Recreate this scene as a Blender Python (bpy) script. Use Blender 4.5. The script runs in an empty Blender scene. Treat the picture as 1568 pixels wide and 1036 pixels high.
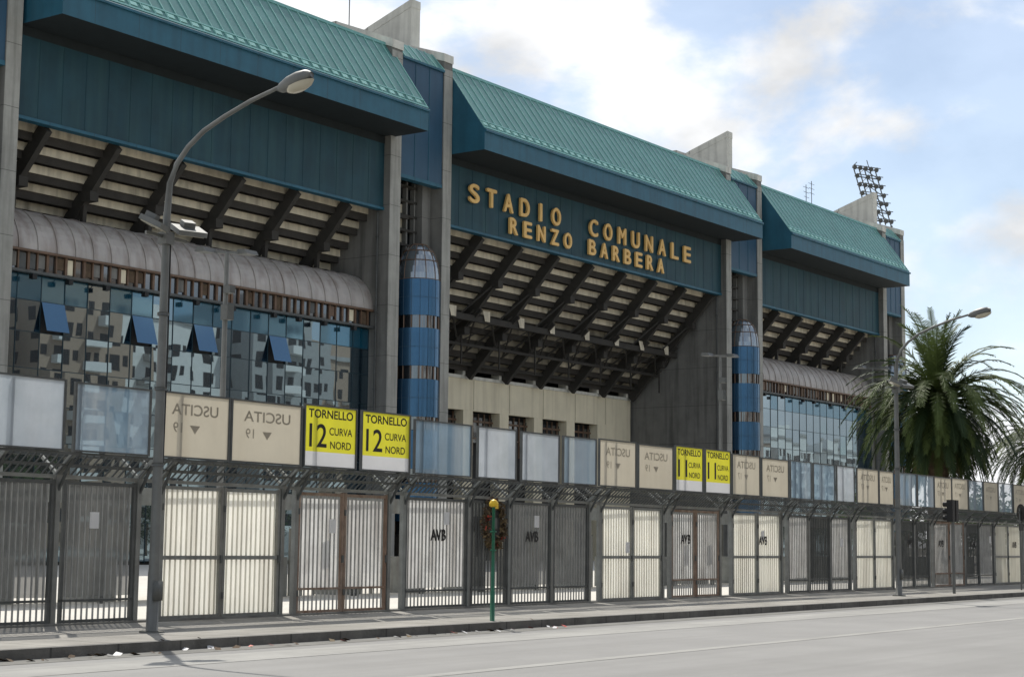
import bpy, math, random
from mathutils import Vector, Matrix
random.seed(7)
sc=bpy.context.scene
sc.view_settings.view_transform='Standard'; sc.view_settings.look='None'; sc.view_settings.exposure=0
COL=sc.collection
# ---------------------------------------------------------------- materials
def mat(name,col,rough=.7,metal=0,var=.25,scale=1.5,streak=0,streakcol=(.03,.03,.028),bump=0,spec=.4,jz=0,jx=0,trans=0,clear=0,streakscale=1.3,smap=None):
    m=bpy.data.materials.new(name);m.use_nodes=True;nt=m.node_tree;N=nt.nodes;L=nt.links
    b=N['Principled BSDF'];b.inputs['Roughness'].default_value=rough;b.inputs['Metallic'].default_value=metal
    b.inputs['Specular IOR Level'].default_value=spec
    tc=N.new('ShaderNodeTexCoord')
    n=N.new('ShaderNodeTexNoise');n.inputs['Scale'].default_value=scale;n.inputs['Detail'].default_value=8;n.inputs['Roughness'].default_value=.65
    L.new(tc.outputs['Object'],n.inputs['Vector'])
    mr=N.new('ShaderNodeMapRange');mr.inputs[1].default_value=.25;mr.inputs[2].default_value=.75;mr.inputs[3].default_value=1-var;mr.inputs[4].default_value=1+var
    L.new(n.outputs['Fac'],mr.inputs[0])
    mx=N.new('ShaderNodeVectorMath');mx.operation='SCALE';mx.inputs[0].default_value=col
    L.new(mr.outputs[0],mx.inputs['Scale']);out=mx.outputs[0]
    def mixto(fac,c,src):
        q=N.new('ShaderNodeMix');q.data_type='RGBA';L.new(fac,q.inputs[0]);L.new(src,q.inputs[6]);q.inputs[7].default_value=(*c,1);return q.outputs[2]
    if streak>0:
        mp=N.new('ShaderNodeMapping');mp.inputs['Scale'].default_value=smap or (streakscale,streakscale,.07*streakscale);L.new(tc.outputs['Object'],mp.inputs[0])
        n2=N.new('ShaderNodeTexNoise');n2.inputs['Scale'].default_value=1.6;n2.inputs['Detail'].default_value=7;L.new(mp.outputs[0],n2.inputs['Vector'])
        r2=N.new('ShaderNodeMapRange');r2.inputs[1].default_value=.45;r2.inputs[2].default_value=.75;r2.inputs[4].default_value=streak;L.new(n2.outputs['Fac'],r2.inputs[0])
        out=mixto(r2.outputs[0],streakcol,out)
    for per,ax in ((jz,2),(jx,0)):
        if per:
            sx=N.new('ShaderNodeSeparateXYZ');L.new(tc.outputs['Object'],sx.inputs[0])
            d=N.new('ShaderNodeMath');d.operation='DIVIDE';d.inputs[1].default_value=per;L.new(sx.outputs[ax],d.inputs[0])
            fr=N.new('ShaderNodeMath');fr.operation='FRACT';L.new(d.outputs[0],fr.inputs[0])
            lt=N.new('ShaderNodeMath');lt.operation='LESS_THAN';lt.inputs[1].default_value=.035/per;L.new(fr.outputs[0],lt.inputs[0])
            m5=N.new('ShaderNodeMath');m5.operation='MULTIPLY';m5.inputs[1].default_value=.6;L.new(lt.outputs[0],m5.inputs[0])
            out=mixto(m5.outputs[0],(.02,.02,.02),out)
    L.new(out,b.inputs['Base Color'])
    if bump:
        bp=N.new('ShaderNodeBump');bp.inputs['Strength'].default_value=bump;bp.inputs['Distance'].default_value=.02
        n3=N.new('ShaderNodeTexNoise');n3.inputs['Scale'].default_value=scale*12;n3.inputs['Detail'].default_value=5;L.new(tc.outputs['Object'],n3.inputs['Vector'])
        L.new(n3.outputs['Fac'],bp.inputs['Height']);L.new(bp.outputs[0],b.inputs['Normal'])
    if trans or clear:
        o=N['Material Output'];sh=b.outputs[0]
        if trans:
            t=N.new('ShaderNodeBsdfTranslucent');L.new(out,t.inputs[0]);ms=N.new('ShaderNodeMixShader');ms.inputs[0].default_value=trans
            L.new(sh,ms.inputs[1]);L.new(t.outputs[0],ms.inputs[2]);sh=ms.outputs[0]
        if clear:
            t=N.new('ShaderNodeBsdfTransparent');ms=N.new('ShaderNodeMixShader');ms.inputs[0].default_value=clear
            L.new(sh,ms.inputs[1]);L.new(t.outputs[0],ms.inputs[2]);sh=ms.outputs[0]
        L.new(sh,o.inputs[0])
    return m
def glassmat(name,dark,tint,refl,rough=.03,bump=0.0):
    m=bpy.data.materials.new(name);m.use_nodes=True;nt=m.node_tree;N=nt.nodes;L=nt.links
    b=N['Principled BSDF'];b.inputs['Base Color'].default_value=(*dark,1);b.inputs['Roughness'].default_value=.2
    g=N.new('ShaderNodeBsdfGlossy');g.inputs['Color'].default_value=(*tint,1);g.inputs['Roughness'].default_value=rough
    if bump:
        tc=N.new('ShaderNodeTexCoord');n=N.new('ShaderNodeTexNoise');n.inputs['Scale'].default_value=.45;n.inputs['Detail'].default_value=0;L.new(tc.outputs['Object'],n.inputs['Vector'])
        bp=N.new('ShaderNodeBump');bp.inputs['Strength'].default_value=1;bp.inputs['Distance'].default_value=bump;L.new(n.outputs['Fac'],bp.inputs['Height']);L.new(bp.outputs[0],g.inputs['Normal'])
    ms=N.new('ShaderNodeMixShader');ms.inputs[0].default_value=refl;L.new(b.outputs[0],ms.inputs[1]);L.new(g.outputs[0],ms.inputs[2]);L.new(ms.outputs[0],N['Material Output'].inputs[0])
    return m
M={}
M['conc']=mat('concrete_weathered',(.18,.178,.165),.85,var=.2,scale=.8,streak=.55,bump=.2,jz=3.3)
M['concfront_lit']=mat('concrete_pier_face_lit',(.32,.318,.29),.85,var=.18,scale=.8,streak=.55,streakcol=(.10,.10,.09),bump=.1,jz=3.3,streakscale=2)  # pier fronts paler than sides: brighter sky light put into the colour
M['conc_light']=mat('concrete_light',(.62,.61,.55),.85,var=.12,scale=.8,streak=.3,bump=.1)
M['beige']=mat('beige_render',(.70,.64,.48),.85,var=.08,scale=.6,streak=.3,streakcol=(.25,.2,.13))
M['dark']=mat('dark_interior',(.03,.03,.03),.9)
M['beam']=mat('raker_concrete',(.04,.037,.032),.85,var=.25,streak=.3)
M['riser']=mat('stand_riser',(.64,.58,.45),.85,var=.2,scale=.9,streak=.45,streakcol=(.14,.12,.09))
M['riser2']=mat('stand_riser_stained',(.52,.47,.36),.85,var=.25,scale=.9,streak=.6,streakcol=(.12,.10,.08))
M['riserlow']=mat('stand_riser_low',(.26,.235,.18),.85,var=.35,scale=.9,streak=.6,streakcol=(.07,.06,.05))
M['tread']=mat('stand_tread_shade',(.045,.041,.036),.9)  # near-black: shadow bands between the stand rows put into the colour
M['teal']=mat('teal_roof_metal',(.075,.215,.20),.42,var=.2,scale=.5,streak=.35,streakcol=(.045,.14,.14),spec=.5)
M['tealrib']=mat('teal_roof_rib',(.26,.50,.46),.45,var=.15)
M['tealtrim']=mat('teal_roof_trim',(.15,.36,.34),.45,var=.15)
M['fascia']=mat('blue_fascia',(.020,.10,.15),.5,var=.2,scale=.7,streak=.45,streakcol=(.012,.05,.075),jx=3.0)
M['band']=mat('blue_sign_band',(.009,.045,.062),.6,var=.3,scale=.5,streak=.7,streakcol=(.024,.075,.082),streakscale=1.0)
M['bluepanel']=mat('tower_blue_panel',(.025,.072,.125),.5,var=.15,scale=.5,streak=.35,streakcol=(.015,.045,.08))
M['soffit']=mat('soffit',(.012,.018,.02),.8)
M['tube']=mat('tube_blue_gloss',(.045,.13,.24),.22,metal=.45,var=.15,scale=.6,streak=.3,streakcol=(.06,.10,.14))
M['frame']=mat('bronze_frame',(.13,.08,.05),.5,var=.3)
M['darkglass']=glassmat('dark_glass',(.01,.012,.015),(.6,.65,.7),.22)
M['domeglass']=glassmat('dome_glass',(.10,.12,.13),(.7,.8,.9),.25,.15)
M['glass']=glassmat('curtain_glass',(.004,.012,.020),(.60,.80,.92),.32,.01,bump=.004)
M['glass_sky']=glassmat('curtain_glass_sky_reflection',(.006,.06,.10),(.4,.7,.9),.20,.04)  # top row: sky reflection put into the blue base and tint
M['glassopen']=glassmat('curtain_glass_vent',(.01,.05,.10),(.25,.5,.75),.22,.05)  # tilted vents: bright sky reflection put into their blue colour
M['mull']=mat('mullion',(.01,.03,.04),.4)
M['barrel']=mat('barrel_canopy',(.40,.375,.35),.5,metal=.2,var=.2,scale=.7,streak=.7,streakcol=(.15,.105,.085),streakscale=1.0)
M['gold']=mat('gold_letters',(.74,.47,.16),.5,var=.1)
M['asphalt']=mat('asphalt',(.235,.233,.225),.85,var=.12,scale=.35,bump=.4,spec=.3,streak=.6,streakcol=(.175,.173,.165),smap=(.03,.7,1))
M['patch']=mat('asphalt_dust',(.29,.287,.27),.9,var=.2,scale=.8,streak=.6,streakcol=(.20,.198,.188),smap=(.1,1,1))
M['gutter']=mat('gutter_grime',(.155,.152,.14),.9,var=.3,scale=1.5)
M['pave']=mat('pavement',(.26,.25,.225),.9,var=.3,scale=.9,bump=.3,jx=1.0,streak=.5,streakcol=(.13,.12,.10),smap=(.4,.6,1))
M['kerb']=mat('kerb_stone',(.11,.107,.10),.85,var=.45,scale=2,bump=.4,jx=1.2)
M['plaza']=mat('plaza_concrete',(.55,.53,.48),.9,var=.1,scale=.3)
M['ground']=mat('ground',(.16,.15,.12),.95,var=.2,scale=.1)
M['galv']=mat('galvanised',(.20,.21,.20),.5,metal=.2,var=.3,scale=3,streak=.4,streakcol=(.12,.09,.07),streakscale=4)
M['galvdark']=mat('galvanised_dark',(.085,.09,.088),.55,metal=.2,var=.3,scale=3)
M['bar']=mat('painted_bar',(.30,.30,.285),.6,var=.35,scale=3)
M['rust']=mat('rusty_steel',(.24,.18,.14),.8,var=.4,scale=4,streak=.7,streakcol=(.15,.07,.035),streakscale=4)
M['reed']=mat('cream_sheet',(.86,.85,.79),.7,var=.10,scale=.9,streak=.5,streakcol=(.46,.43,.36),trans=.6,streakscale=2)
M['whitesheet']=mat('white_sheet',(.76,.76,.75),.6,var=.25,scale=1.6,streak=.85,streakcol=(.28,.25,.22),trans=.5,clear=.12,streakscale=3)
M['greysheet']=mat('grey_polycarbonate',(.11,.115,.115),.35,var=.4,scale=.9,streak=.7,streakcol=(.27,.27,.26),trans=.35,clear=.22,streakscale=2.5)
M['greysheet2']=mat('smoked_polycarbonate',(.045,.048,.048),.25,var=.4,scale=1.2,streak=.5,streakcol=(.20,.2,.19),trans=.2,clear=.35,streakscale=2.5)
M['frost']=mat('frosted_panel',(.25,.38,.50),.2,var=.3,scale=.6,streak=.65,streakcol=(.70,.74,.77),trans=.3,clear=.45,streakscale=.8)
M['frost2']=mat('frosted_panel_white',(.60,.65,.70),.25,var=.25,scale=.8,streak=.55,streakcol=(.32,.41,.48),trans=.3,clear=.22,streakscale=1.0)
M['tan']=mat('tan_sign_back',(.60,.55,.44),.7,var=.08,scale=.9,streak=.35,streakcol=(.42,.36,.26),trans=.3)
M['tanletter']=mat('tan_letter',(.36,.33,.27),.7,trans=.3)
M['yellow']=mat('yellow_sign',(.82,.77,.04),.5,var=.08,scale=1,trans=.25,streak=.3,streakcol=(.6,.55,.08))
M['signwhite']=mat('sign_white',(.74,.74,.74),.5,var=.06,trans=.25)
M['black']=mat('black_print',(.012,.012,.012),.6)
M['lamp']=mat('lamp_grey',(.14,.145,.14),.5,metal=.3,var=.25,scale=2,streak=.4,streakcol=(.07,.07,.065),streakscale=3)
M['lampglass']=mat('lamp_lens',(.45,.42,.33),.2,var=.1)
M['green']=mat('green_pole',(.01,.11,.06),.45,var=.4,scale=4)
M['yel']=mat('yellow_cap',(.65,.42,.02),.5)
M['trunk']=mat('palm_trunk',(.10,.07,.045),.95,var=.4,scale=4,bump=.8)
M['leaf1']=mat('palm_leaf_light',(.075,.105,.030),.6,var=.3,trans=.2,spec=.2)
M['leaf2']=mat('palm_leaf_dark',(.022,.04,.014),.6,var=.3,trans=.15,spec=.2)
M['leafdry']=mat('palm_leaf_dry',(.12,.085,.04),.8,var=.3)
M['tree']=mat('tree_leaf',(.04,.065,.022),.6,var=.4,trans=.2)
M['apt_w']=mat('apartment_white',(.80,.79,.76),.8,var=.08)
M['apt_b']=mat('apartment_tan',(.42,.31,.23),.8,var=.1)
M['apt_g']=mat('apartment_grey',(.40,.40,.39),.8,var=.1)
M['steel']=mat('mast_steel',(.12,.13,.13),.5,metal=.3)
M['red']=mat('litter_red',(.4,.05,.03),.6)
# ---------------------------------------------------------------- mesh builder
class MB:
    def __init__(s): s.v=[];s.f=[];s.m=[];s.ml=[]
    def mi(s,k):
        if k not in s.ml:s.ml.append(k)
        return s.ml.index(k)
    def poly(s,pts,k):
        n=len(s.v);s.v+=[tuple(p) for p in pts];s.f.append(tuple(range(n,n+len(pts))));s.m.append(s.mi(k))
    def box(s,x0,x1,y0,y1,z0,z1,k):
        n=len(s.v);s.v+=[(x,y,z) for z in(z0,z1) for y in(y0,y1) for x in(x0,x1)]
        for f in((0,2,3,1),(4,5,7,6),(0,1,5,4),(2,6,7,3),(0,4,6,2),(1,3,7,5)):
            s.f.append(tuple(n+i for i in f));s.m.append(s.mi(k))
    def prism(s,prof,u0,u1,k,kend=None):
        n=len(s.v);c=len(prof);s.v+=[(u0,p[0],p[1]) for p in prof]+[(u1,p[0],p[1]) for p in prof]
        for i in range(c):
            j=(i+1)%c;s.f.append((n+i,n+j,n+c+j,n+c+i));s.m.append(s.mi(k if not isinstance(k,list) else k[i]))
        ke=kend or (k if not isinstance(k,list) else k[0])
        s.f.append(tuple(n+i for i in range(c))[::-1]);s.m.append(s.mi(ke))
        s.f.append(tuple(n+c+i for i in range(c)));s.m.append(s.mi(ke))
    def tube(s,path,rad,k,n=8,cap=True):
        P=[Vector(p) for p in path];rings=[]
        if not hasattr(rad,'__len__'):rad=[rad]*len(P)
        for i,p in enumerate(P):
            d=(P[min(i+1,len(P)-1)]-P[max(i-1,0)]).normalized()
            a=Vector((0,0,1)) if abs(d.z)<.9 else Vector((1,0,0))
            x=d.cross(a).normalized();y=d.cross(x)
            rings.append(len(s.v))
            s.v+=[tuple(p+(x*math.cos(t)+y*math.sin(t))*rad[i]) for t in [2*math.pi*q/n for q in range(n)]]
        for a,b in zip(rings,rings[1:]):
            for q in range(n):
                s.f.append((a+q,a+(q+1)%n,b+(q+1)%n,b+q));s.m.append(s.mi(k))
        if cap:
            s.f.append(tuple(rings[0]+q for q in range(n)));s.m.append(s.mi(k));s.f.append(tuple(rings[-1]+q for q in range(n))[::-1]);s.m.append(s.mi(k))
    def beam(s,a,b,w,h,k):
        a=Vector(a);b=Vector(b);d=(b-a).normalized();up=Vector((0,0,1)) if abs(d.z)<.95 else Vector((0,1,0))
        x=d.cross(up).normalized()*w/2;y=x.cross(d).normalized()*h/2;n=len(s.v)
        for p in(a,b):s.v+=[tuple(p-x-y),tuple(p+x-y),tuple(p+x+y),tuple(p-x+y)]
        for f in((0,1,2,3),(7,6,5,4),(0,4,5,1),(1,5,6,2),(2,6,7,3),(3,7,4,0)):
            s.f.append(tuple(n+i for i in f));s.m.append(s.mi(k))
    def text(s,t,cx,y,cz,h,k,mirror=False,bold=.0,ext=.0,wid=None,sx=1.0):
        cu=bpy.data.curves.new('t','FONT');cu.body=t;cu.align_x='CENTER';cu.align_y='CENTER';cu.size=1;cu.offset=bold;cu.extrude=ext/h if ext else 0
        o=bpy.data.objects.new('t',cu);COL.objects.link(o);bpy.context.view_layer.update()
        me=bpy.data.meshes.new_from_object(o.evaluated_get(bpy.context.evaluated_depsgraph_get()))
        xs=[v.co.x for v in me.vertices];ys=[v.co.y for v in me.vertices]
        if xs:
            bw=max(xs)-min(xs);bh=max(ys)-min(ys);mx=(max(xs)+min(xs))/2;my=(max(ys)+min(ys))/2
            k2=h/bh;kx=(wid/bw) if wid else k2*sx
            n=len(s.v)
            for v in me.vertices:
                X=(v.co.x-mx)*kx*(-1 if mirror else 1);s.v.append((cx+X,y-v.co.z*h,cz+(v.co.y-my)*k2))
            for p in me.polygons:
                s.f.append(tuple(n+i for i in p.vertices));s.m.append(s.mi(k))
        bpy.data.objects.remove(o);bpy.data.curves.remove(cu);bpy.data.meshes.remove(me)
    def done(s,name,parent=None,smooth=False,mw=None):
        me=bpy.data.meshes.new(name);me.from_pydata(s.v,[],s.f);me.update()
        for k in s.ml:me.materials.append(M[k])
        me.polygons.foreach_set('material_index',s.m)
        if smooth:me.polygons.foreach_set('use_smooth',[True]*len(s.f))
        o=bpy.data.objects.new(name,me);COL.objects.link(o)
        if parent:o.parent=parent
        elif mw is not None:o.matrix_world=mw
        return o
def empty(name,mw=None):
    e=bpy.data.objects.new(name,None);COL.objects.link(e);e.empty_display_size=.5
    if mw is not None:e.matrix_world=mw
    return e
# ---------------------------------------------------------------- road frame
b_=math.radians(1.55);sl=.0032
S=Vector((math.cos(b_),math.sin(b_),-sl)).normalized();T=Vector((-math.sin(b_),math.cos(b_),0));Nn=S.cross(T)
RF=Matrix((S,T,Nn)).transposed().to_4x4()
# ---------------------------------------------------------------- camera
f=2606.4;p,r,a=[math.radians(x) for x in (6.668,.581,35.437)]
F=Vector((math.cos(p)*math.cos(a),math.cos(p)*math.sin(a),math.sin(p)))
R0=Vector((math.sin(a),-math.cos(a),0));U0=R0.cross(F)
R=math.cos(r)*R0+math.sin(r)*U0;U=math.cos(r)*U0-math.sin(r)*R0
cam=bpy.data.cameras.new('camera');co=bpy.data.objects.new('camera',cam);COL.objects.link(co)
mm=Matrix((R,U,-F)).transposed().to_4x4();mm.translation=Vector((0,0,1.6));co.matrix_world=mm
cam.sensor_width=36;cam.lens=f/1568*36;cam.clip_end=6000;sc.camera=co
# ---------------------------------------------------------------- ground
g=MB();g.poly([(-2500,-2500,0),(2500,-2500,0),(2500,2500,0),(-2500,2500,0)],'ground');g.done('ground',mw=RF)
g=MB();g.poly([(-150,-4,.004),(400,-4,.004),(400,17.8,.004),(-150,17.8,.004)],'asphalt')
g.poly([(-150,15.6,.008),(400,15.6,.008),(400,16.7,.008),(-150,16.7,.008)],'patch')
g.poly([(-150,17.2,.008),(400,17.2,.008),(400,17.8,.008),(-150,17.8,.008)],'gutter')
g.poly([(-150,12.2,.008),(400,12.2,.008),(400,12.45,.008),(-150,12.45,.008)],'patch')
g.done('road',mw=RF)
g=MB();g.box(-150,400,17.98,23.2,.0,.13,'pave')
g.box(-150,400,17.8,17.98,.0,.145,'kerb');g.done('pavement',mw=RF)
g=MB();g.box(-150,400,-9,-4,0,.13,'pave');g.done('pavement',mw=RF)
g=MB();g.poly([(-150,23.2,.125),(400,23.2,.125),(400,110,.125),(-150,110,.125)],'plaza');g.done('plaza_paving',mw=RF)
# ---------------------------------------------------------------- stadium
st=empty('football_stadium')
towers=[(48.2,49.15,53.7,54.65,'n'),(84.4,85.5,90.0,90.95,'A'),(130.5,131.4,136.4,137.3,'B'),(164.6,165.5,169.4,170.3,'C')]
mb=MB()
left=[(70,-1),(70,34.15),(75,36.2),(84,36.2),(84,-1)]
right=[(70,-1),(70,34.5),(73,35.55),(73,38.9),(77,37.5),(84,35),(84,-1)]
for (a0,a1,b0,b1,n) in towers:
    mb.prism(left,a0,a1,'conc');mb.prism(right,b0,b1,'conc')
    for (u0,u1) in ((a0,a1),(b0,b1)):
        mb.box(u0+.01,u1-.01,69.96,69.997,-.5,33.5,'concfront_lit')
    mb.tube([(a0-.09,70.9,0),(a0-.09,70.9,22.7)],.07,'galvdark',6)
    for z in (6,11,16,21): mb.box(a0-.18,a0-.002,70.8,71.0,z,z+.08,'galvdark')
mb.done('piers',st)
mb=MB()
for (a0,a1,b0,b1,n) in towers:
    for (pr,u0,u1) in ((left,a0,a1),(right,b0,b1)):
        n_=len(pr)
        for i in range(1,n_-2):
            p0,p1=pr[i],pr[i+1]
            if abs(p0[0]-p1[0])<.01:
                mb.box(u0-.03,u1+.03,p0[0]-.03,p0[0]+.05,p0[1],p1[1],'conc_light');continue
            mb.prism([(p0[0]-.06,p0[1]-.5),(p0[0]-.06,p0[1]+.06),(p1[0],p1[1]+.06),(p1[0],p1[1]-.5)],u0-.04,u1+.04,'conc_light')
    mb.prism([(73.02,35.4),(73.02,38.85),(77,37.45),(84,34.95),(84,33.5)],b0-.02,b1+.02,'conc_light')  # cream copings and fins, with sky light on them put into the colour
mb.done('coping',st)
bays=[(54.7,84.4,54.9,84.85),(90.95,130.5,91.0,132.0),(137.3,164.6,137.65,164.95)]
def roof(mb,u0,u1,ridge=(70.6,33.9)):
    prof=[(67.2,27.7),(67.2,28.95),(67.05,28.95),(67.05,29.08),(67.25,29.2),ridge,(71.6,ridge[1]),(71.6,27.7)]
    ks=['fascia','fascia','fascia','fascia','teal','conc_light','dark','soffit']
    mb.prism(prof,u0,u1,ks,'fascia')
    e0=Vector((67.25,29.2));e1=Vector(ridge);d=e1-e0;nn=Vector((-d.y,d.x)).normalized()*.05
    n=int((u1-u0)/.9);w=.055
    for i in range(n+1):
        u=u0+(u1-u0-w)*i/n
        mb.prism([tuple(e0+d*.0),tuple(e0+nn),tuple(e1+nn),tuple(e1)],u,u+w,'tealrib')
    for q0,q1,kk in ((.0,.025,'tealtrim'),(.115,.135,'tealtrim'),(.98,1.0,'tealtrim')):
        mb.prism([tuple(e0+d*q0),tuple(e0+d*q0+nn*1.2),tuple(e0+d*q1+nn*1.2),tuple(e0+d*q1)],u0-.01,u1+.01,kk)
    u=u0+.1
    while u<u1-.5:
        c=e0+d*.045;c2=e0+d*.095
        mb.prism([tuple(c),tuple(c+nn*1.5),tuple(c2+nn*1.5),tuple(c2)],u,u+.5,'tealrib');u+=.9
    mb.box(u0-.02,u1+.02,ridge[0]-.05,ridge[0]+.35,ridge[1]-.02,ridge[1]+.14,'tealtrim')
mb=MB()
for bb in bays: roof(mb,bb[2],bb[3])
mb.done('roof',st)
mb=MB();mg=MB()
for (a0,a1,b0,b1,n) in towers:
    mb.box(a1+.002,b0-.002,70.06,70.6,25.4,33.3,'bluepanel')
    for q in range(1,3): 
        u=a1+(b0-a1)*q/3;mb.box(u-.025,u+.025,70.03,70.06,25.4,33.3,'fascia')
    mb.box(a1+.002,b0-.002,70.01,70.6,25.15,25.4,'fascia')
    mb.prism([(69.9,33.2),(69.9,33.35),(71.0,34.6),(71.0,33.2)],a1+.002,b0-.002,['fascia','teal','dark','fascia'],'fascia')
    for q in range(6):
        u=a1+.1+(b0-a1-.25)*q/5;mb.prism([(69.88,33.33),(69.88,33.4),(71.0,34.66),(71.0,34.6)],u,u+.06,'tealrib')
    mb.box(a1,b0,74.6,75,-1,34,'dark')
    mb.box(a1+.01,b0-.01,71.9,72.0,17,25.4,'darkglass')
    mb.box(b0-.9,b0-.01,71.0,71.9,17,25.4,'conc')
    for q in range(5):
        u=a1+.1+(b0-a1-1.2)*q/4;mb.box(u-.07,u+.07,71.5,71.85,17,25.4,'conc')
    for q in range(8):
        z=18+q*1.0;mb.box(a1+.03,b0-.9,71.45,71.85,z,z+.16,'beam')
    for q in range(4):
        z=21.15+q*1.0
        for c in range(3):
            if (q+c)%4!=1:
                u=a1+.3+c*.85;mb.box(u,u+.55,71.87,71.9,z+.15,z+.75,'riser')
    mb.box(a1+.3,a1+2.4,71.2,71.45,22.8,23.0,'beam')
    cu=(a1+b0)/2+.22;cv=70.35;rr=1.5
    def ring(mbx,z0,z1,r0,r1,k,n=32):
        nn=len(mbx.v)
        for z,rad in((z0,r0),(z1,r1)):
            mbx.v+=[(cu+rad*math.cos(2*math.pi*i/n),cv+rad*math.sin(2*math.pi*i/n),z) for i in range(n)]
        for i in range(n):
            j=(i+1)%n;mbx.f.append((nn+i,nn+j,nn+n+j,nn+n+i));mbx.m.append(mbx.mi(k))
    bot=[(18.5,16.1),(15.25,12.75),(11.87,9.4),(8.5,6.0),(5.1,2.6)]
    for (zt,zb) in bot:
        ring(mg,zb,zt,rr,rr,'tube')
        ring(mb,zt,zt+.02,rr,rr-.2,'tube');ring(mb,zb-.02,zb,rr-.2,rr,'tube')
        ring(mb,(zb+zt)/2-.02,(zb+zt)/2+.02,rr+.012,rr+.012,'bluepanel')
        ring(mg,zb-.86,zb,rr-.10,rr-.10,'darkglass')
        for i in range(16):
            an=2*math.pi*i/16
            x=cu+(rr-.06)*math.cos(an);y=cv+(rr-.06)*math.sin(an)
            mb.tube([(x,y,zb-.86),(x,y,zb-.01)],.05,'frame',4,False)
            x=cu+(rr+.005)*math.cos(an);y=cv+(rr+.005)*math.sin(an)
            mb.tube([(x,y,zb),(x,y,zt)],.02,'bluepanel',4,False)
    NP=9;pz=[2.55*math.sin(math.pi/2*q/NP) for q in range(NP+1)];pr=[max(.02,(rr-.04)*math.cos(math.pi/2*q/NP)**.85) for q in range(NP)]+[.02]
    for q in range(NP):
        ring(mg,18.5+pz[q],18.5+pz[q+1],pr[q],pr[q+1],'domeglass')
    for i in range(12):
        an=2*math.pi*i/12
        mb.tube([(cu+pr[q]*1.01*math.cos(an),cv+pr[q]*1.01*math.sin(an),18.5+pz[q]) for q in range(NP+1)],.03,'frame',4,False)
    for q in (0,3,5,7):
        mb.tube([(cu+pr[q]*1.01*math.cos(2*math.pi*i/28),cv+pr[q]*1.01*math.sin(2*math.pi*i/28),18.52+pz[q]) for i in range(29)],.035,'frame',4,False)
mb.done('tower_panels',st);mg.done('stair_tubes',st,smooth=True)
mb=MB()
for (u0,u1,e0,e1) in bays:
    mb.box(u0+.003,u1-.003,70.5,70.9,22.9,27.9,'band')
    mb.box(u0+.003,u1-.003,70.42,70.95,22.78,22.95,'fascia')
    n=int((u1-u0)/1.55)
    for i in range(1,n):
        u=u0+(u1-u0)*i/n;mb.box(u-.012,u+.012,70.485,70.5,22.95,27.69,'band')
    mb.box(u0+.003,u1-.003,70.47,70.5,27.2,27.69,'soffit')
mb.box(48,170.3,83.5,84.2,-1,33.5,'dark');mb.box(48,170.3,71.3,84,33.3,33.7,'dark')  # dark back wall and top slab, added to block sky and shade interior
mb.done('bands',st)
mb=MB()
for bi,(u0,u1,e0,e1) in enumerate(bays):
    n=11;v=70.95;z=23.9
    sp=4.83;us=[]
    start=129.55 if bi==1 else (u1-3.0)
    u=start
    while u>u0+.6: us.append(u);u-=sp
    for i in range(n):
        dz=.86;dv=.80
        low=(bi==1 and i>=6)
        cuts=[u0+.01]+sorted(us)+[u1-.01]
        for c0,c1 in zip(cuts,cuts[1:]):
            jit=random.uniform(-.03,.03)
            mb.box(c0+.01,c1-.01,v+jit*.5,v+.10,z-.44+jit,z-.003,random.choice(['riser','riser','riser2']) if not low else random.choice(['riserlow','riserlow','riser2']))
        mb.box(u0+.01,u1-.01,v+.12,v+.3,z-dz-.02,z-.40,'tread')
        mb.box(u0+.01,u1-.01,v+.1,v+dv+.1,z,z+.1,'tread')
        v+=dv;z-=dz
    for u in us:
        A=(71.0,22.9);B=(79.2,14.1)
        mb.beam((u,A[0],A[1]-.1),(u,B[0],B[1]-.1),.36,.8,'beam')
        for fr in (.25,.62):
            c=(A[0]+(B[0]-A[0])*fr,A[1]+(B[1]-A[1])*fr)
            mb.box(u-.3,u+.3,c[0]-.4,c[0]+.35,c[1]-.85,c[1]-.3,'beam')
        if bi!=1:
            c=(A[0]+(B[0]-A[0])*.3,A[1]+(B[1]-A[1])*.3)
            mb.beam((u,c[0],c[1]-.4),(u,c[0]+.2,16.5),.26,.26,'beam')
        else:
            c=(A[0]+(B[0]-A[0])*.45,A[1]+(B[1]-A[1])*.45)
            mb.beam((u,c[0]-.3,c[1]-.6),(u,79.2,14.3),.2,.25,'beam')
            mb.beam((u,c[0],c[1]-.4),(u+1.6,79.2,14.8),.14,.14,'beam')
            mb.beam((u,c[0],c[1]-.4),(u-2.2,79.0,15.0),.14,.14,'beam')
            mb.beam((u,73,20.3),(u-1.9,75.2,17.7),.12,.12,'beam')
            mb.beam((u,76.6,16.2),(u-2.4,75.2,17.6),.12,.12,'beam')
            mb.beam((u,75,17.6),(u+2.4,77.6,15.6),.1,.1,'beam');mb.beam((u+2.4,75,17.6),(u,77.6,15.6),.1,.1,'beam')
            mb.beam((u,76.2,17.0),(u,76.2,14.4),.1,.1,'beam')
    if bi==1:
        mb.box(u0+.01,u1-.01,74.9,75.2,17.5,17.95,'beam')
        mb.box(u0+.01,u1-.01,76.7,76.9,15.9,16.1,'beam')
        mb.box(u0+.01,u1-.01,78.6,78.9,14.75,15.0,'beam')
        for q in range(9):
            u=u0+2+q*4.4+random.uniform(-.5,.5)
            mb.poly([(u,74.88,18.4),(u+.9,74.88,18.4),(u+.7,74.75,17.6),(u+.1,74.75,17.6)],'riser')  # pale polygons painted in as lit bits along the mid beam
mb.done('stand_underside',st)
mb=MB();U0b,U1b=90.97,130.1
mb.box(U0b,U1b,79.5,80.0,11.41,14.02,'beige')
mb.box(124.9,U1b,79.5,80.0,-1,11.41,'beige')
mb.box(U0b,U1b,79.4,79.5,13.85,14.1,'conc_light')
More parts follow.
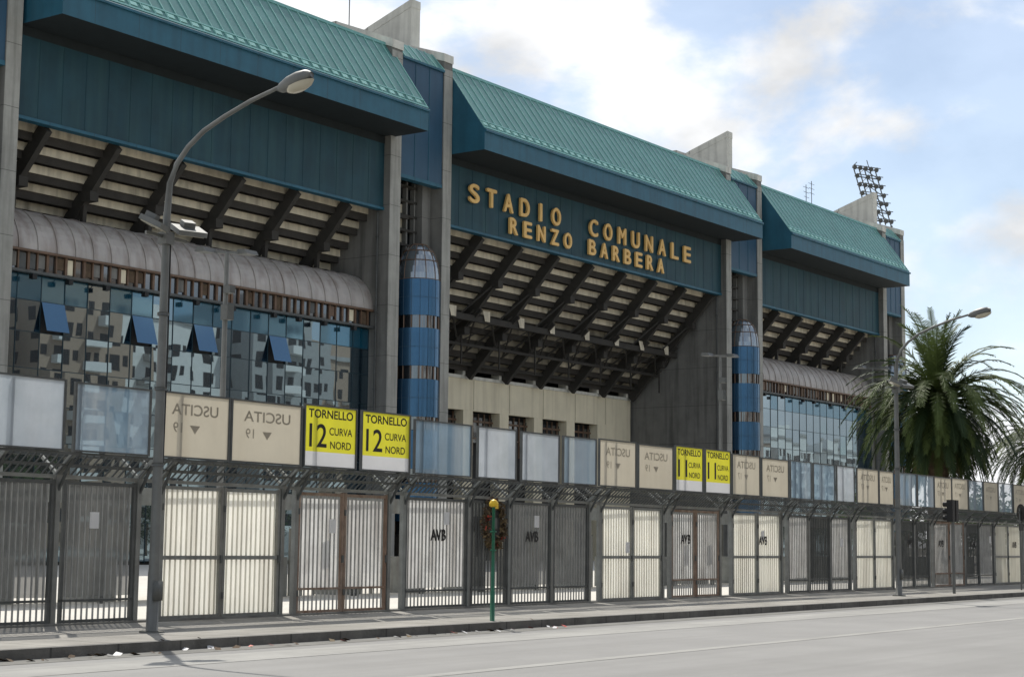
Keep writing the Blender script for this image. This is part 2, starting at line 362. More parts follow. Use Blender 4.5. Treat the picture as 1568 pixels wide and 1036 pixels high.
mb.box(U0b,U1b,80.6,80.8,-1,11.41,'dark')
u=129.55
while u>91.5:
    mb.box(u-.5,u+.5,79.3,80.1,14.1,14.8,'conc_light')
    mb.box(u+1.2,u+1.24,79.47,79.5,11.5,13.8,'riser2')
    if u<126:
        c=u+.45
        mb.box(c-.62,c+.62,79.45,80.3,-1,11.4,'beige')
        mb.box(c+.62,c+4.2,80.2,80.25,9.0,11.0,'darkglass')
        for q in range(5): mb.box(c+.75+q*.75,c+.83+q*.75,80.1,80.2,8,11.3,'frame')
        mb.box(c+.62,c+4.2,80.1,80.2,10.6,10.75,'frame');mb.box(c+.62,c+4.2,80.1,80.2,9.3,9.4,'frame')
    u-=4.83
mb.done('concourse_wall',st)
for bi in (0,2):
    u0,u1=bays[bi][0],bays[bi][1]
    mb=MB()
    nseg=10;cz=16.2;cv=73.5;rv=2.3;rz=2.5
    pts=[(cv-rv*math.cos(math.radians(9*i)),cz+rz*math.sin(math.radians(9*i))) for i in range(nseg+1)]
    for i in range(nseg):
        q0,q1=pts[i],pts[i+1];n=len(mb.v)
        mb.v+=[(u0,*q0),(u1,*q0),(u1,*q1),(u0,*q1)];mb.f.append((n,n+1,n+2,n+3));mb.m.append(mb.mi('barrel'))
    o=mb.done('barrel_canopy',st,smooth=True)
    mb=MB();u=u0+.05
    mb.box(u0,u1,cv,79,cz+rz-.1,cz+rz-.01,'barrel')
    while u<u1:
        for i in range(nseg):
            q0,q1=pts[i],pts[i+1]
            mb.beam((u,q0[0]-.01,q0[1]+.01),(u,q1[0]-.01,q1[1]+.01),.06,.08,'barrel')
        u+=1.25
    mb.box(u0,u1,71.1,71.4,16.12,16.24,'frame');mb.box(u0,u1,71.05,71.4,15.0,15.14,'galvdark')
    mb.box(u0,u1,71.42,71.5,15.1,16.2,'darkglass')
    u=u0+.1;i=0
    while u<u1:
        w=.16 if i%2 else .09
        mb.box(u,u+w,71.3,71.42,15.14,16.12,'frame')
        if random.random()<.5: mb.box(u+w+.02,u+.56,71.36,71.41,15.2+random.random()*.3,16.05,random.choice(['trunk','frame','galvdark','beige','conc','trunk']))
        u+=.62;i+=1
    u=u0+2
    while u<u1-1:
        mb.tube([(u,71.2,15.05),(u,70.9,14.85)],.03,'black',4);mb.box(u-.14,u+.14,70.7,71.0,14.65,14.9,'black');u+=random.uniform(2.2,4.5)
    mb.done('ribbon_window',st)
    mb=MB();rows=[(15.0,13.65),(13.65,12.0),(12.0,10.1),(10.1,8.2),(8.2,6.3),(6.3,4.2),(4.2,2.2),(2.2,.1)]
    openw=[] if bi else [59.2,65.6,69.6,75.6]
    nu=int((u1-u0)/1.5);du=(u1-u0)/nu
    for r_i,(zt,zb) in enumerate(rows):
        for c in range(nu):
            x0=u0+c*du;x1=x0+du;y=71.55
            ty=random.gauss(0,.004);tz=random.gauss(0,.004)
            isop=(r_i==1 and any(x0<=w<x1 for w in openw))
            k='glass'
            if r_i==0 : k='glass_sky' if random.random()<.85 else 'glass'
            if isop:
                mb.poly([(x0,y+.1,zb),(x1,y+.1,zb),(x1,y+.1,zt),(x0,y+.1,zt)],'dark')
                mb.poly([(x0+.03,y-.55,zb+.1),(x1-.03,y-.55,zb+.1),(x1-.03,y-.05,zt-.02),(x0+.03,y-.05,zt-.02)],'glassopen')
                continue
            mb.poly([(x0+.02,y-ty,zb+.02),(x1-.02,y+ty,zb+.02),(x1-.02,y+ty+tz,zt-.02),(x0+.02,y-ty+tz,zt-.02)],k)
    for c in range(nu+1):
        x=u0+c*du;mb.box(x-.02,x+.02,71.52,71.62,0,15.0,'mull')
    for zt,zb in rows: mb.box(u0,u1,71.525,71.61,zb-.02,zb+.02,'mull')
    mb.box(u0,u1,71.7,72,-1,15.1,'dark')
    mb.done('curtain_wall',st)
mb=MB()
def word(w,ua,ub,z,h,wd):
    for i,ch in enumerate(w):
        u=ua+(ub-ua)*i/(len(w)-1)
        mb.text(ch,u,70.3,z,h,'gold',bold=.0,ext=.08,wid=wd*(.20 if ch=='I' else 1))
        for q,(dx,dz) in enumerate(((.06,.0),(-.06,.0),(0,.04),(0,-.04))):
            mb.text(ch,u+dx,70.3-.003*(q+1),z+dz,h*.98,'gold',bold=.0,ext=.08,wid=wd*(.20 if ch=='I' else 1)*.98)
word('STADIO',94.0,104.3,25.5,1.3,1.1);word('COMUNALE',109.5,124.1,25.45,1.3,1.1)
word('RENZO',98.8,105.9,23.92,1.15,.95);word('BARBERA',109.3,119.7,23.9,1.15,.95)
mb.done('letters',st)
mb=MB()
def yagi(x,y,z,h):
    mb.tube([(x,y,z),(x,y,z+h)],.04,'steel',5)
    for q in range(3):
        mb.tube([(x-.7+q*.1,y,z+h-.3-q*.5),(x+.7,y,z+h-.3-q*.5)],.025,'steel',4)
yagi(86.9,76,33.5,7.5);yagi(160.5,76,33.7,5.2);yagi(159.2,76,33.7,4.6);mb.done('roof_antennas',st)
# ---------------------------------------------------------------- fence
K=22.3/20.5;K2=21.8/20.0;TF=22.3;TU=21.8
lower=[(13.5,15.2,'g'),(15.4,16.6,'g'),(16.75,17.9,'g'),(18.1,19.6,'g'),(20.2,23.1,'R'),(23.6,26.2,'W'),(26.8,28.9,'w'),(29.0,30.4,'h'),(30.5,32.1,'g'),(32.2,33.7,'g'),(34.3,37.2,'R'),(37.7,40.3,'W'),(41.1,44.1,'R'),(44.6,46,'w'),(46.05,47.5,'h'),(47.6,49,'w'),(49.5,52.5,'R'),(53.2,54.4,'h'),(54.5,55.8,'h'),(56.3,59.3,'W'),(59.5,60.9,'h'),(61,62.5,'w'),(62.7,65.8,'R'),(66,68,'g'),(68.1,70,'g'),(70.3,73,'W'),(73.3,76,'R'),(76.3,78.5,'g'),(78.6,81,'g')]
fe=empty('stadium_fence',RF)
mb=MB();ms=MB();z0,z1=.08,2.64
posts=[]
for (a0,b0,ty) in lower:
    a1,b1=a0*K,b0*K;posts+=[a1-.07,b1+.07]
    dbl=ty in 'RW'
    leaves=[(a1,(a1+b1)/2-.02),((a1+b1)/2+.02,b1)] if dbl else [(a1,b1)]
    km='rust' if ty=='W' else ('galv' if dbl else 'galvdark')
    for (l0,l1) in leaves:
        fw=.055
        mb.box(l0,l0+fw,TF-.03,TF+.03,z0+.05,z1-.08,km);mb.box(l1-fw,l1,TF-.03,TF+.03,z0+.05,z1-.08,km)
        for zz in ((z0+.08,z0+.14),(z1-.16,z1-.10)):
            mb.box(l0+fw,l1-fw,TF-.028,TF+.028,zz[0],zz[1],km)
        if ty=='R' : mb.box(l0+fw,l1-fw,TF-.035,TF+.028,1.22,1.29,km)
        if ty=='W' : mb.box(l0+fw,l1-fw,TF-.035,TF+.028,.62,.66,km)
        nb=max(2,int((l1-l0)/.125));bw=.011
        kb={'R':'reed','W':'bar','w':'bar','g':'bar','h':'galvdark'}[ty]
        for i in range(1,nb):
            u=l0+(l1-l0)*i/nb+random.uniform(-.004,.004)
            mb.box(u-bw,u+bw,TF-.014,TF+.014,z0+.14,z1-.16,kb)
        k={'R':'reed','W':'whitesheet','w':'whitesheet','g':'greysheet','h':'greysheet2'}[ty]
        zb={'R':z0+.14,'W':.66,'w':.60,'g':.60,'h':.6}[ty]
        if ty=='W': zt=2.42
        else: zt=z1-.16
        yo=random.uniform(.02,.05);tl=random.uniform(-.02,.02) if ty!='R' else 0
        ms.poly([(l0+.05,TF+yo+.01,zb+tl),(l1-.05,TF+.035,zb-tl),(l1-.05,TF+.03+yo,zt),(l0+.05,TF+.035,zt+tl*.5)],k)
        if ty=='W' and random.random()<.6:
            q=l0+.1+random.random()*(l1-l0-.5);ms.poly([(q,TF+.02,1.0),(q+.3,TF+.02,1.05),(q+.28,TF+.02,1.6),(q+.02,TF+.02,1.55)],'signwhite')
        if dbl:
            mb.box(l1-.05,l1+.0,TF-.06,TF-.03,1.15,1.3,'galvdark')
            for zz in (.5,2.1): mb.box(l0-.03,l0+.03,TF-.05,TF-.03,zz,zz+.12,'galvdark')
    if not dbl: mb.box(a1,b1,TF-.03,TF+.032,.52,.56,km)
    if ty in 'RwWg' and random.random()<.5:
        q=a1+.3+random.random()*(b1-a1-.8);zq=random.uniform(1.3,2.0);mb.box(q,q+.2,TF-.045,TF-.03,zq,zq+.28,random.choice(['signwhite','tan','signwhite']))
last=None
for ps in sorted(posts):
    if last is not None and ps-last<.2: continue
    last=ps
    mb.box(ps-.05,ps+.05,TF-.05,TF+.05,.1,z1+.02,'galv')
    mb.beam((ps,TF,z1),(ps,TU+.05,3.04),.07,.08,'galv')
    mb.beam((ps+.01,TF+.02,z1-.35),(ps+.01,TU+.12,2.98),.04,.04,'galvdark')
    mb.box(ps-.035,ps+.035,TU+.01,TU+.08,3.0,4.14,'galvdark')
    mb.beam((ps,TF+.0,z1),(ps,TF+.45,z1+.35),.05,.05,'galv')
sA,sB=13.5*K,81*K
mb.box(sA,sB,TF-.04,TF+.04,z1-.06,z1,'galv');mb.box(sA,sB,TU+.02,TU+.07,2.96,3.0,'galvdark')
mb.box(sA,sB,TF+.42,TF+.46,z1+.33,z1+.37,'galvdark')
s=sA
while s<sB:
    j=random.uniform(-.015,.015)
    mb.beam((s+j,TF-.02,z1),(s+.02,TU+.08,2.98),.024,.024,'galvdark');s+=.155
mb.beam((sA,TF-.22,2.8),(sB,TF-.22,2.8),.03,.03,'galvdark')
mb.beam((sA,TF+.22,2.8),(sB,TF+.22,2.8),.03,.03,'galvdark')
mb.box(sA,sB,TF-.10,TF+.10,.1,.17,'conc')
mb.done('fence_frames',fe);ms.done('fence_sheets',fe)
upper=[(12.2,14.2,'F'),(14.4,16.15,'F'),(16.2,17.6,'G'),(17.83,19.37,'F'),(19.6,21.2,'T'),(21.28,23.05,'T'),(23.16,24.6,'Y'),(24.78,26.24,'Y'),(26.42,28.3,'F'),(28.56,29.95,'G'),(30.18,31.65,'G'),(31.85,33.23,'F'),(33.4,35.05,'T'),(35.2,36.88,'T'),(37.04,38.45,'Y'),(38.62,40.0,'Y'),(40.14,41.75,'T'),(41.9,43.57,'T'),(43.73,45.11,'F'),(45.28,46.78,'F'),(46.96,48.24,'G'),(48.48,50.15,'T'),(50.25,51.4,'T'),(51.83,53.4,'F'),(53.55,55.02,'F'),(55.1,56.73,'T'),(56.8,58.39,'T'),(58.5,59.98,'F'),(60.1,61.65,'T'),(61.75,63.32,'F'),(63.5,65,'T'),(65.2,66.8,'F'),(67,68.6,'T'),(68.8,70.4,'F'),(70.6,72.2,'T'),(72.4,74,'F'),(74.2,75.8,'F'),(76,78,'T')]
mb=MB();mt=MB();zb,zt=3.04,4.15
for i,(a0,b0,ty) in enumerate(upper):
    a1,b1=a0*K2+.01,b0*K2-.01
    top=zt+(.06 if ty=='Y' else random.uniform(-.02,.02))
    k={'F':'frost','T':'tan','Y':'yellow','G':'frost2'}[ty]
    y=TU
    if ty=='Y':
        zm=zb+.28
        mb.poly([(a1,y,zm),(b1,y,zm),(b1,y,top),(a1,y,top)],'yellow');mb.poly([(a1,y,zb),(b1,y,zb),(b1,y,zm),(a1,y,zm)],'signwhite')
        c=(a1+b1)/2;w=b1-a1;num='12' if i<10 else '11'
        mt.text('TORNELLO',c,y-.006,top-.14,.17,'black',bold=.02,wid=w*.88)
        mt.text(num,a1+w*.25,y-.006,zm+.32,.46,'black',bold=.01,wid=w*.34)
        mt.text('CURVA',a1+w*.70,y-.006,zm+.42,.15,'black',bold=.01,wid=w*.46)
        mt.text('NORD',a1+w*.70,y-.006,zm+.15,.15,'black',bold=.01,wid=w*.42)
    else:
        mb.poly([(a1,y,zb),(b1,y,zb),(b1,y,top),(a1,y,top)],k)
    if ty=='T':
        c=(a1+b1)/2;w=b1-a1
        mt.text('USCITA',c,y-.006,top-.27,.2,'tanletter',mirror=True,bold=.01,wid=w*.68)
        mt.poly([(c-.13,y-.006,zb+.57),(c+.13,y-.006,zb+.57),(c,y-.006,zb+.42)][::-1],'tanletter')
        mt.text('19' if i<14 else '17',c-w*.25,y-.006,zb+.52,.18,'tanletter',mirror=True,wid=.22)
    fr='galvdark'
    mb.box(a1-.04,a1,y-.02,y+.03,zb-.03,top+.03,fr);mb.box(b1,b1+.04,y-.02,y+.03,zb-.03,top+.03,fr)
    mb.box(a1,b1,y-.02,y+.03,zb-.03,zb,fr);mb.box(a1,b1,y-.02,y+.03,top,top+.03,fr)
mb.done('upper_panels',fe);mt.done('panel_lettering',fe)
mt=MB()
for sx in (27.85,31.3,38.4,42.9,54.0,56.9,60.2,64.9):
    for q in range(3): mt.text('AVB',sx*K+(q-1)*.012,TF-.05-.002*q,1.74+(q-1)*.01,.24,'black',bold=.0,wid=.54)
mt.done('sprayed_letters',fe)
mb=MB();ws=29.75*K;wz=2.0
for i in range(700):
    an=random.uniform(0,6.28);rr=random.gauss(.42,.07);c=Vector((ws+rr*math.cos(an)*.9,TF-.12+random.uniform(-.05,.05),wz+rr*math.sin(an)*1.1))
    d=Vector((random.uniform(-1,1),random.uniform(-1,1),random.uniform(-1,1))).normalized()*.07;e=Vector((random.uniform(-1,1),random.uniform(-1,1),random.uniform(-1,1))).normalized()*.035
    mb.poly([c-d,c+e,c+d,c-e],random.choice(['leafdry','leafdry','trunk','red' if i%9==0 else 'trunk']))
mb.box(ws-.24,ws+.24,TF-.12,TF-.08,wz-.32,wz+.32,'black')
mb.box(ws-.08,ws+.1,TF-.135,TF-.12,wz-.1,wz+.15,'galvdark')
mb.done('memorial_wreath',mw=RF)
mb=MB();t0=29
mb.box(12,88,t0,t0+2.6,2.55,2.72,'conc_light');mb.box(12,88,t0-.05,t0,2.35,2.75,'galv')
s=12
while s<88:
    mb.box(s,s+.12,t0+.2,t0+.32,.12,2.55,'galvdark')
    for q in range(5): mb.box(s+.5+q*.5,s+.54+q*.5,t0+1.2,t0+1.25,.12,1.9,'galv')
    mb.box(s+.3,s+1.2,t0+1,t0+1.9,.12,1.15,'galv')
    s+=3.0
mb.done('turnstile_shelter',mw=RF)
# ---------------------------------------------------------------- lamps
def street_lamp(s,t):
    e=empty('street_lamp',RF@Matrix.Translation((s,t,.13)))
    mb=MB()
    path=[(0,0,0),(0,0,.9),(0,0,1.0),(0,0,4),(0,0,6.6),(0,-.04,7.15),(0,-.18,7.45),(0,-.42,7.7),(0,-.75,7.92),(0,-1.2,8.1),(0,-1.75,8.28),(0,-2.35,8.42)]
    mb.tube(path,[.098,.096,.085,.075,.062,.05,.045,.042,.04,.037,.034,.03],'lamp',12)
    mb.tube([(0,0,0),(0,0,.03)],.2,'lamp',12);mb.box(-.1,.1,-.11,-.09,.5,.8,'galvdark')
    mb.tube([(.09,-.02,2.6),(.1,-.02,4.5),(.08,-.02,6.2)],.014,'black',5)
    for z in (2.6,3.8,5.0): mb.tube([(0,0,z),(0,0,z+.05)],.1,'galvdark',10)
    mb.done('pole',e,smooth=True)
    mb=MB();d=Vector((0,-.97,.2)).normalized()
    P=[];Rr=[.03,.08,.125,.135,.11,.05]
    for i,q in enumerate([0,.08,.25,.45,.62,.7]): P.append(Vector((0,-2.3,8.38))+d*q)
    mb.tube(P,Rr,'lamp',12);
    c=Vector((0,-2.75,8.4))
    n=14;rings=[]
    for lv,(sc_,dz) in enumerate([(1,0),(.85,-.06),(.5,-.1)]):
        rings.append(len(mb.v));mb.v+=[(c.x+.125*sc_*math.cos(6.283*i/n),c.y+.27*sc_*math.sin(6.283*i/n),c.z+dz-.2*(.27*sc_*math.sin(6.283*i/n))) for i in range(n)]
    for a1,b1 in zip(rings,rings[1:]):
        for i in range(n): mb.f.append((a1+i,a1+(i+1)%n,b1+(i+1)%n,b1+i));mb.m.append(mb.mi('lampglass'))
    mb.f.append(tuple(rings[-1]+i for i in range(n)));mb.m.append(mb.mi('lampglass'))
    mb.done('lantern',e,smooth=True)
    mb=MB();mb.beam((-.4,.05,6.3),(.4,-.05,6.25),.05,.05,'lamp')
    for sx,rot in ((-1,.5),(1,-.35)):
        x=sx*.38
        mm2=Matrix.Translation((x,-.12,6.42))@Matrix.Rotation(rot,4,'Z')@Matrix.Rotation(math.radians(25),4,'X')
        n=len(mb.v);mb.box(-.25,.25,-.19,.19,-.035,.05,'lamp');mb.box(-.21,.21,-.16,.16,-.05,-.035,'lampglass');mb.box(-.1,.1,.0,.18,.05,.14,'lamp')
        for q in range(n,len(mb.v)): mb.v[q]=tuple(mm2@Vector(mb.v[q]))
    mb.box(-.09,.09,-.1,.1,6.15,6.35,'lamp')
    mb.done('floodlights',e)
street_lamp(19.3,19.7);street_lamp(49.7,19.2)
def plaza_lamp(x,y,h):
    e=empty('plaza_lamp_post',Matrix.Translation((x,y,0)));mb=MB()
    mb.tube([(0,0,0),(0,0,h)],[.1,.06],'lamp',8);mb.beam((-.4,.32,h),(.4,-.32,h),.07,.07,'lamp')
    for sx in(-1,1):
        c=(sx*.42,-.34*sx)
        mb.prism([(c[1]-.2,h-.04),(c[1]-.12,h+.08),(c[1]+.16,h+.1),(c[1]+.22,h-.02)],c[0]-.22,c[0]+.22,'galvdark')
    mb.box(-.12,.12,-.2,.05,h-1.8,h-1.4,'galvdark');mb.box(-.1,.1,-.25,0,h-1.1,h-.9,'galvdark');mb.done('pole_and_heads',e)
plaza_lamp(31.8,31.9,9);plaza_lamp(60.8,32.9,9);plaza_lamp(68.4,29.6,9)
e=empty('green_signpost',RF@Matrix.Translation((26.75,18.35,.13)));mb=MB()
mb.tube([(0,0,0),(0,0,.55),(0,0,.56),(0,0,2.15)],[.045,.045,.032,.03],'green',10)
for i in range(2): mb.box(-.045,.045,-.045,.045,1.3+i*.35,1.33+i*.35,'green')
mb.done('post',e,True);mb=MB()
mb.tube([(0,0,2.13),(0,0,2.15),(0,0,2.2),(0,0,2.25),(0,0,2.28)],[.05,.085,.09,.06,.01],'yel',12);mb.box(.02,.13,-.02,.02,2.1,2.22,'yel');mb.done('cap',e)
def sign(s,t,kind):
    e=empty('traffic_sign' if kind!='light' else 'traffic_light',RF@Matrix.Translation((s,t,.13)));mb=MB()
    if kind=='light':
        mb.tube([(0,0,0),(0,0,2.4)],.05,'lamp',8)
        for sx in(-.17,.17):
            mb.box(sx-.12,sx+.12,-.1,.1,2.3,3.0,'black')
            for q in range(3): mb.tube([(sx,.1,2.42+q*.22),(sx+.02,.25,2.42+q*.22)],.08,'black',8)
        mb.box(-.05,.05,-.05,.05,2.35,2.7,'lamp')
    else:
        mb.tube([(0,0,0),(0,0,2.9)],.03,'lamp',8)
        mb.tube([(0,-.03,2.75),(0.02,-.05,2.75)],.3,'black',24);mb.box(-.25,.25,-.05,-.035,2.1,2.35,'black')
        mb.box(-.28,.28,-.035,-.02,2.72,2.76,'lamp')
    mb.done('pole_and_head',e)
sign(54,19,'light');sign(61.0,19,'round');sign(73,18.8,'round')
mb=MB()
for i in range(60):
    x=14.5+random.random()*14;y=17.6+random.gauss(0,.14);z=.012 if y<17.8 else .15
    q=random.uniform(.02,.07);an=random.uniform(0,3)
    c=Vector((x,y,z+.01));dx=Vector((math.cos(an),math.sin(an),.3))*q;dy=Vector((-math.sin(an),math.cos(an),.2))*q*.7
    mb.poly([c-dx-dy,c+dx-dy,c+dx+dy,c-dx+dy],random.choice(['signwhite','leafdry','leafdry','red','trunk','trunk']))
mb.done('litter',mw=RF)
# ---------------------------------------------------------------- palms
def palm(x,y,zc,rad,seed,nf=270):
    rnd=random.Random(seed);e=empty('palm_tree',Matrix.Translation((x,y,0)));mb=MB()
    path=[(0,0,-.6)]+[(0,0,q*(zc-.8)/14) for q in range(1,15)]+[(0,0,zc)]
    mb.tube(path,[.55]+[.42+.04*(q%2) for q in range(12)]+[.52,.6,.35],'trunk',12)
    for q in range(160):
        an=rnd.uniform(0,6.28);z=rnd.uniform(.3,zc-.1);rr=.42 if z<zc-1.2 else .55
        d=Vector((math.cos(an),math.sin(an),0));s_=Vector((-d.y,d.x,0))*.09
        b=d*rr+Vector((0,0,z));mb.poly([b-s_,b+s_,b+d*.14+Vector((0,0,.2))],'trunk')
    mb.done('trunk',e);mb=MB()
    for i in range(nf):
        az=rnd.uniform(0,6.283);el=math.radians(rnd.choice([rnd.uniform(-60,-5),rnd.uniform(-20,40),rnd.uniform(0,50),rnd.uniform(30,88)]))
        L=rad*rnd.uniform(.9,1.2)*(1.0 if el>0 else .84)
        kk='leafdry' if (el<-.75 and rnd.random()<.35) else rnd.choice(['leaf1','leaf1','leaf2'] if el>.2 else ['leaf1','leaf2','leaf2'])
        d=Vector((math.cos(el)*math.cos(az),math.cos(el)*math.sin(az),math.sin(el)));p_=Vector((0,0,zc))+d*.3
        n=22;step=L/n*1.15;side=Vector((-math.sin(az),math.cos(az),0));pts=[p_.copy()]
        for q in range(n):
            d=(d+Vector((0,0,-.06-.055*q/n))).normalized();p_=p_+d*step;pts.append(p_.copy())
        mb.tube(pts[::3],[.035]*3+[.025]*5,kk,3,False)
        for q in range(2,n):
            c=pts[q];dd=(pts[q+1]-pts[q-1]).normalized();ll=.50*math.sin(math.pi*(.18+.76*q/n))*rnd.uniform(.8,1.15)*rad/3.2
            up=side.cross(dd).normalized()
            if up.z<0: up=-up
            for sg in(-1,1):
                for hh in (0,.5):
                    cc=c.lerp(pts[min(q+1,n)],hh)
                    dr=(side*sg*.70+dd*.72+up*.25*rnd.uniform(-.3,1.2)+Vector((0,0,-.2))).normalized()
                    w=dd*.03;mid=cc+dr*ll*.6
                    mb.poly([cc-w,cc+w,mid+w*.9,cc+dr*ll,mid-w*.9],kk)
    mb.done('fronds',e)
palm(68,26.6,7.25,3.4,3);palm(90.5,29.5,6.7,3.2,5,130)
mb=MB();rnd=random.Random(4)
for c in range(30):
    cx=100+c*7+rnd.uniform(-3,3);cy=42+rnd.uniform(-8,12)-c*.6;ch=rnd.uniform(3.2,5.2)
    for bl in range(5):
        bx=cx+rnd.gauss(0,1.8);by=cy+rnd.gauss(0,1.8);bz=ch*rnd.uniform(.45,1.0)
        for i in range(150):
            d=Vector((rnd.gauss(0,1),rnd.gauss(0,1),rnd.gauss(0,.8)));c0=Vector((bx,by,bz))+d*.8
            e1=Vector((rnd.uniform(-1,1),rnd.uniform(-1,1),rnd.uniform(-1,1)))*.3;e2=Vector((rnd.uniform(-1,1),rnd.uniform(-1,1),rnd.uniform(-1,1)))*.3
            mb.poly([c0,c0+e1,c0+e2],'tree')
    mb.tube([(cx,cy,-.8),(cx,cy,ch*.7)],[.2,.1],'trunk',6)
mb.done('distant_trees')
# ---------------------------------------------------------------- floodlight mast
e=empty('floodlight_mast',Matrix.Translation((217,92.5,0)));mb=MB()
w=Vector((.58,-.815,0));w=(Matrix.Rotation(math.radians(28),3,'Z')@w);lean=Vector((-.58,.815,0))*.27+Vector((0,0,1));lean.normalize()
base=Vector((0,0,44.8));nrm=w.cross(lean).normalized()
for c in range(5):
    o=w*(c-2)*.95
    mb.beam(base+o,base+o+lean*8.2,.13,.13,'steel')
for rI in range(7):
    z=.5+rI*1.25
    mb.beam(base-w*2.1+lean*z,base+w*2.1+lean*z,.13,.13,'steel')
    mb.beam(base-w*2.1+lean*z+nrm*.9,base+w*2.1+lean*z+nrm*.9,.1,.1,'steel')
    for c in range(5):
        if rI%2==0 or c%2==0:
            q=base+w*(c-2)*.95+lean*(z+.1);mb.tube([q,q+nrm*.35-lean*.12],[.2,.36],'galvdark',8)
    if rI<6:
        mb.beam(base-w*2+lean*z,base+w*0+lean*(z+1.25),.08,.08,'steel');mb.beam(base+w*2+lean*z,base+w*0+lean*(z+1.25),.08,.08,'steel')
mb.beam(base-w*2,Vector((0,0,40))-w*.8,.25,.25,'steel');mb.beam(base+w*2,Vector((0,0,40))+w*.8,.25,.25,'steel')
mb.beam(base-w*2,Vector((0,0,41))+w*.8,.15,.15,'steel');mb.beam(base+w*2,Vector((0,0,41))-w*.8,.15,.15,'steel')
mb.tube([base+w*.9+lean*8.2,base+w*.9+lean*9.4],.06,'steel',5);mb.tube([base-w*2+lean*8.2,base-w*1.0+lean*8.9],.06,'steel',5)
mb.box(-1.2,1.2,-1.2,1.2,40,40.5,'steel')
mb.tube([(0,0,0),(0,0,40)],[1.0,.55],'steel',12);mb.done('mast',e)
# ---------------------------------------------------------------- opposite apartment blocks
def apt(x,y,w,d,h,k):
    e=empty('apartment_building',Matrix.Translation((x,y,-.5)));mb=MB();mb.box(0,w,0,d,0,h,k)
    fl=int(h/3.1)
    for i in range(1,fl):
        z=i*3.1
        nb=int(w/4)
        for c in range(nb):
            u=.8+c*(w-1)/nb
            if c%3==1:
                mb.box(u-.3,u+3.2,d,d+1.3,z-.15,z+.9,'apt_w' if k!='apt_w' else 'apt_g')
            mb.box(u,u+1.6,d-.05,d+.03,z+.3,z+2.2,'black');mb.box(u+2.1,u+2.9,d-.05,d+.03,z+.9,z+2.2,'black')
        for c in range(int(d/4)): mb.box(-.03,.05,1+c*4,2.6+c*4,z+.5,z+2.2,'black')
    mb.box(-.3,w+.3,-.3,d+.3,h,h+.5,'apt_g');mb.box(w*.3,w*.6,2,d-2,h+.5,h+3,k);mb.done('block',e)
for (x,w,h,k,y) in [(92,15,24,'apt_g',-34),(111,17,31,'apt_w',-37),(131,13,33,'apt_b',-31),(147,18,30,'apt_w',-38),(168,14,33,'apt_g',-33),(186,18,28,'apt_b',-40),(208,20,30,'apt_w',-36),(235,22,27,'apt_g',-36),(262,24,24,'apt_w',-36),(292,26,22,'apt_b',-36),(322,28,24,'apt_w',-36),(355,28,22,'apt_w',-36),(388,28,20,'apt_g',-36),(70,18,22,'apt_w',-34),(45,20,24,'apt_b',-34),(15,24,20,'apt_w',-34),(-20,28,24,'apt_g',-34)]:
    apt(x,y,w,14,h,k)
# ---------------------------------------------------------------- light
el=math.radians(54);az=math.radians(51)
Ls=Vector((math.cos(el)*math.cos(az),math.cos(el)*math.sin(az),math.sin(el)))
sd=bpy.data.lights.new('sun','SUN');sd.energy=4.6;sd.angle=math.radians(.5);sd.color=(1,.95,.87)
so=bpy.data.objects.new('sun',sd);COL.objects.link(so);so.rotation_euler=Ls.to_track_quat('Z','Y').to_euler();so.location=(0,0,60)
w_=bpy.data.worlds.new('World');sc.world=w_;w_.use_nodes=True;nt=w_.node_tree;N=nt.nodes;L=nt.links
bg=N['Background'];bg.inputs[1].default_value=.10
sky=N.new('ShaderNodeTexSky');sky.sky_type='NISHITA';sky.sun_disc=False;sky.sun_elevation=el;sky.sun_rotation=math.radians(90)-az
sky.air_density=1.0;sky.dust_density=.4
tc=N.new('ShaderNodeTexCoord');mp=N.new('ShaderNodeMapping');mp.inputs['Scale'].default_value=(1,1,1.7);mp.inputs['Location'].default_value=(.35,.1,.2);L.new(tc.outputs['Generated'],mp.inputs[0])
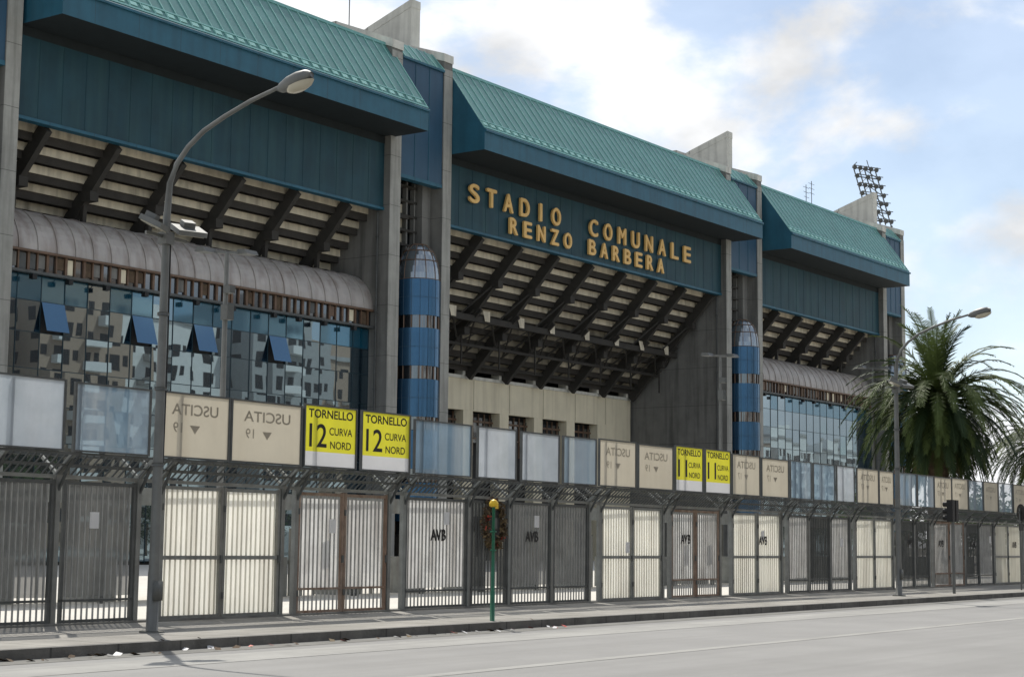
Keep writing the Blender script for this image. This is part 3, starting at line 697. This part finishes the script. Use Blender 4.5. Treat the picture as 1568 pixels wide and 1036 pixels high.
n1=N.new('ShaderNodeTexNoise');n1.inputs['Scale'].default_value=5.2;n1.inputs['Detail'].default_value=11;n1.inputs['Roughness'].default_value=.54;n1.inputs['Distortion'].default_value=.15;L.new(mp.outputs[0],n1.inputs['Vector'])
sx=N.new('ShaderNodeSeparateXYZ');L.new(tc.outputs['Generated'],sx.inputs[0])
b1=N.new('ShaderNodeMath');b1.operation='MULTIPLY_ADD';b1.inputs[1].default_value=.5;b1.inputs[2].default_value=-.205;L.new(sx.outputs[1],b1.inputs[0])
cl=N.new('ShaderNodeClamp');cl.inputs[1].default_value=-.05;cl.inputs[2].default_value=.09;L.new(b1.outputs[0],cl.inputs[0])
b2=N.new('ShaderNodeMath');b2.operation='ADD';L.new(n1.outputs['Fac'],b2.inputs[0]);L.new(cl.outputs[0],b2.inputs[1])
cr=N.new('ShaderNodeMapRange');cr.interpolation_type='SMOOTHSTEP';cr.inputs[1].default_value=.43;cr.inputs[2].default_value=.545;cr.inputs[3].default_value=.30;cr.inputs[4].default_value=1;L.new(b2.outputs[0],cr.inputs[0])
n2=N.new('ShaderNodeTexNoise');n2.inputs['Scale'].default_value=8;n2.inputs['Detail'].default_value=9;L.new(mp.outputs[0],n2.inputs['Vector'])
cv=N.new('ShaderNodeMapRange');cv.inputs[1].default_value=.40;cv.inputs[2].default_value=.56;cv.inputs[3].default_value=8.0;cv.inputs[4].default_value=11.2;L.new(n2.outputs['Fac'],cv.inputs[0])
cc=N.new('ShaderNodeVectorMath');cc.operation='SCALE';cc.inputs[0].default_value=(.975,.985,1.0);L.new(cv.outputs[0],cc.inputs['Scale'])
br=N.new('ShaderNodeVectorMath');br.operation='SCALE';br.inputs['Scale'].default_value=1.35;L.new(sky.outputs[0],br.inputs[0])
mx=N.new('ShaderNodeMix');mx.data_type='RGBA';L.new(cr.outputs[0],mx.inputs[0]);L.new(br.outputs[0],mx.inputs[6]);L.new(cc.outputs[0],mx.inputs[7]);L.new(mx.outputs[2],bg.inputs[0])
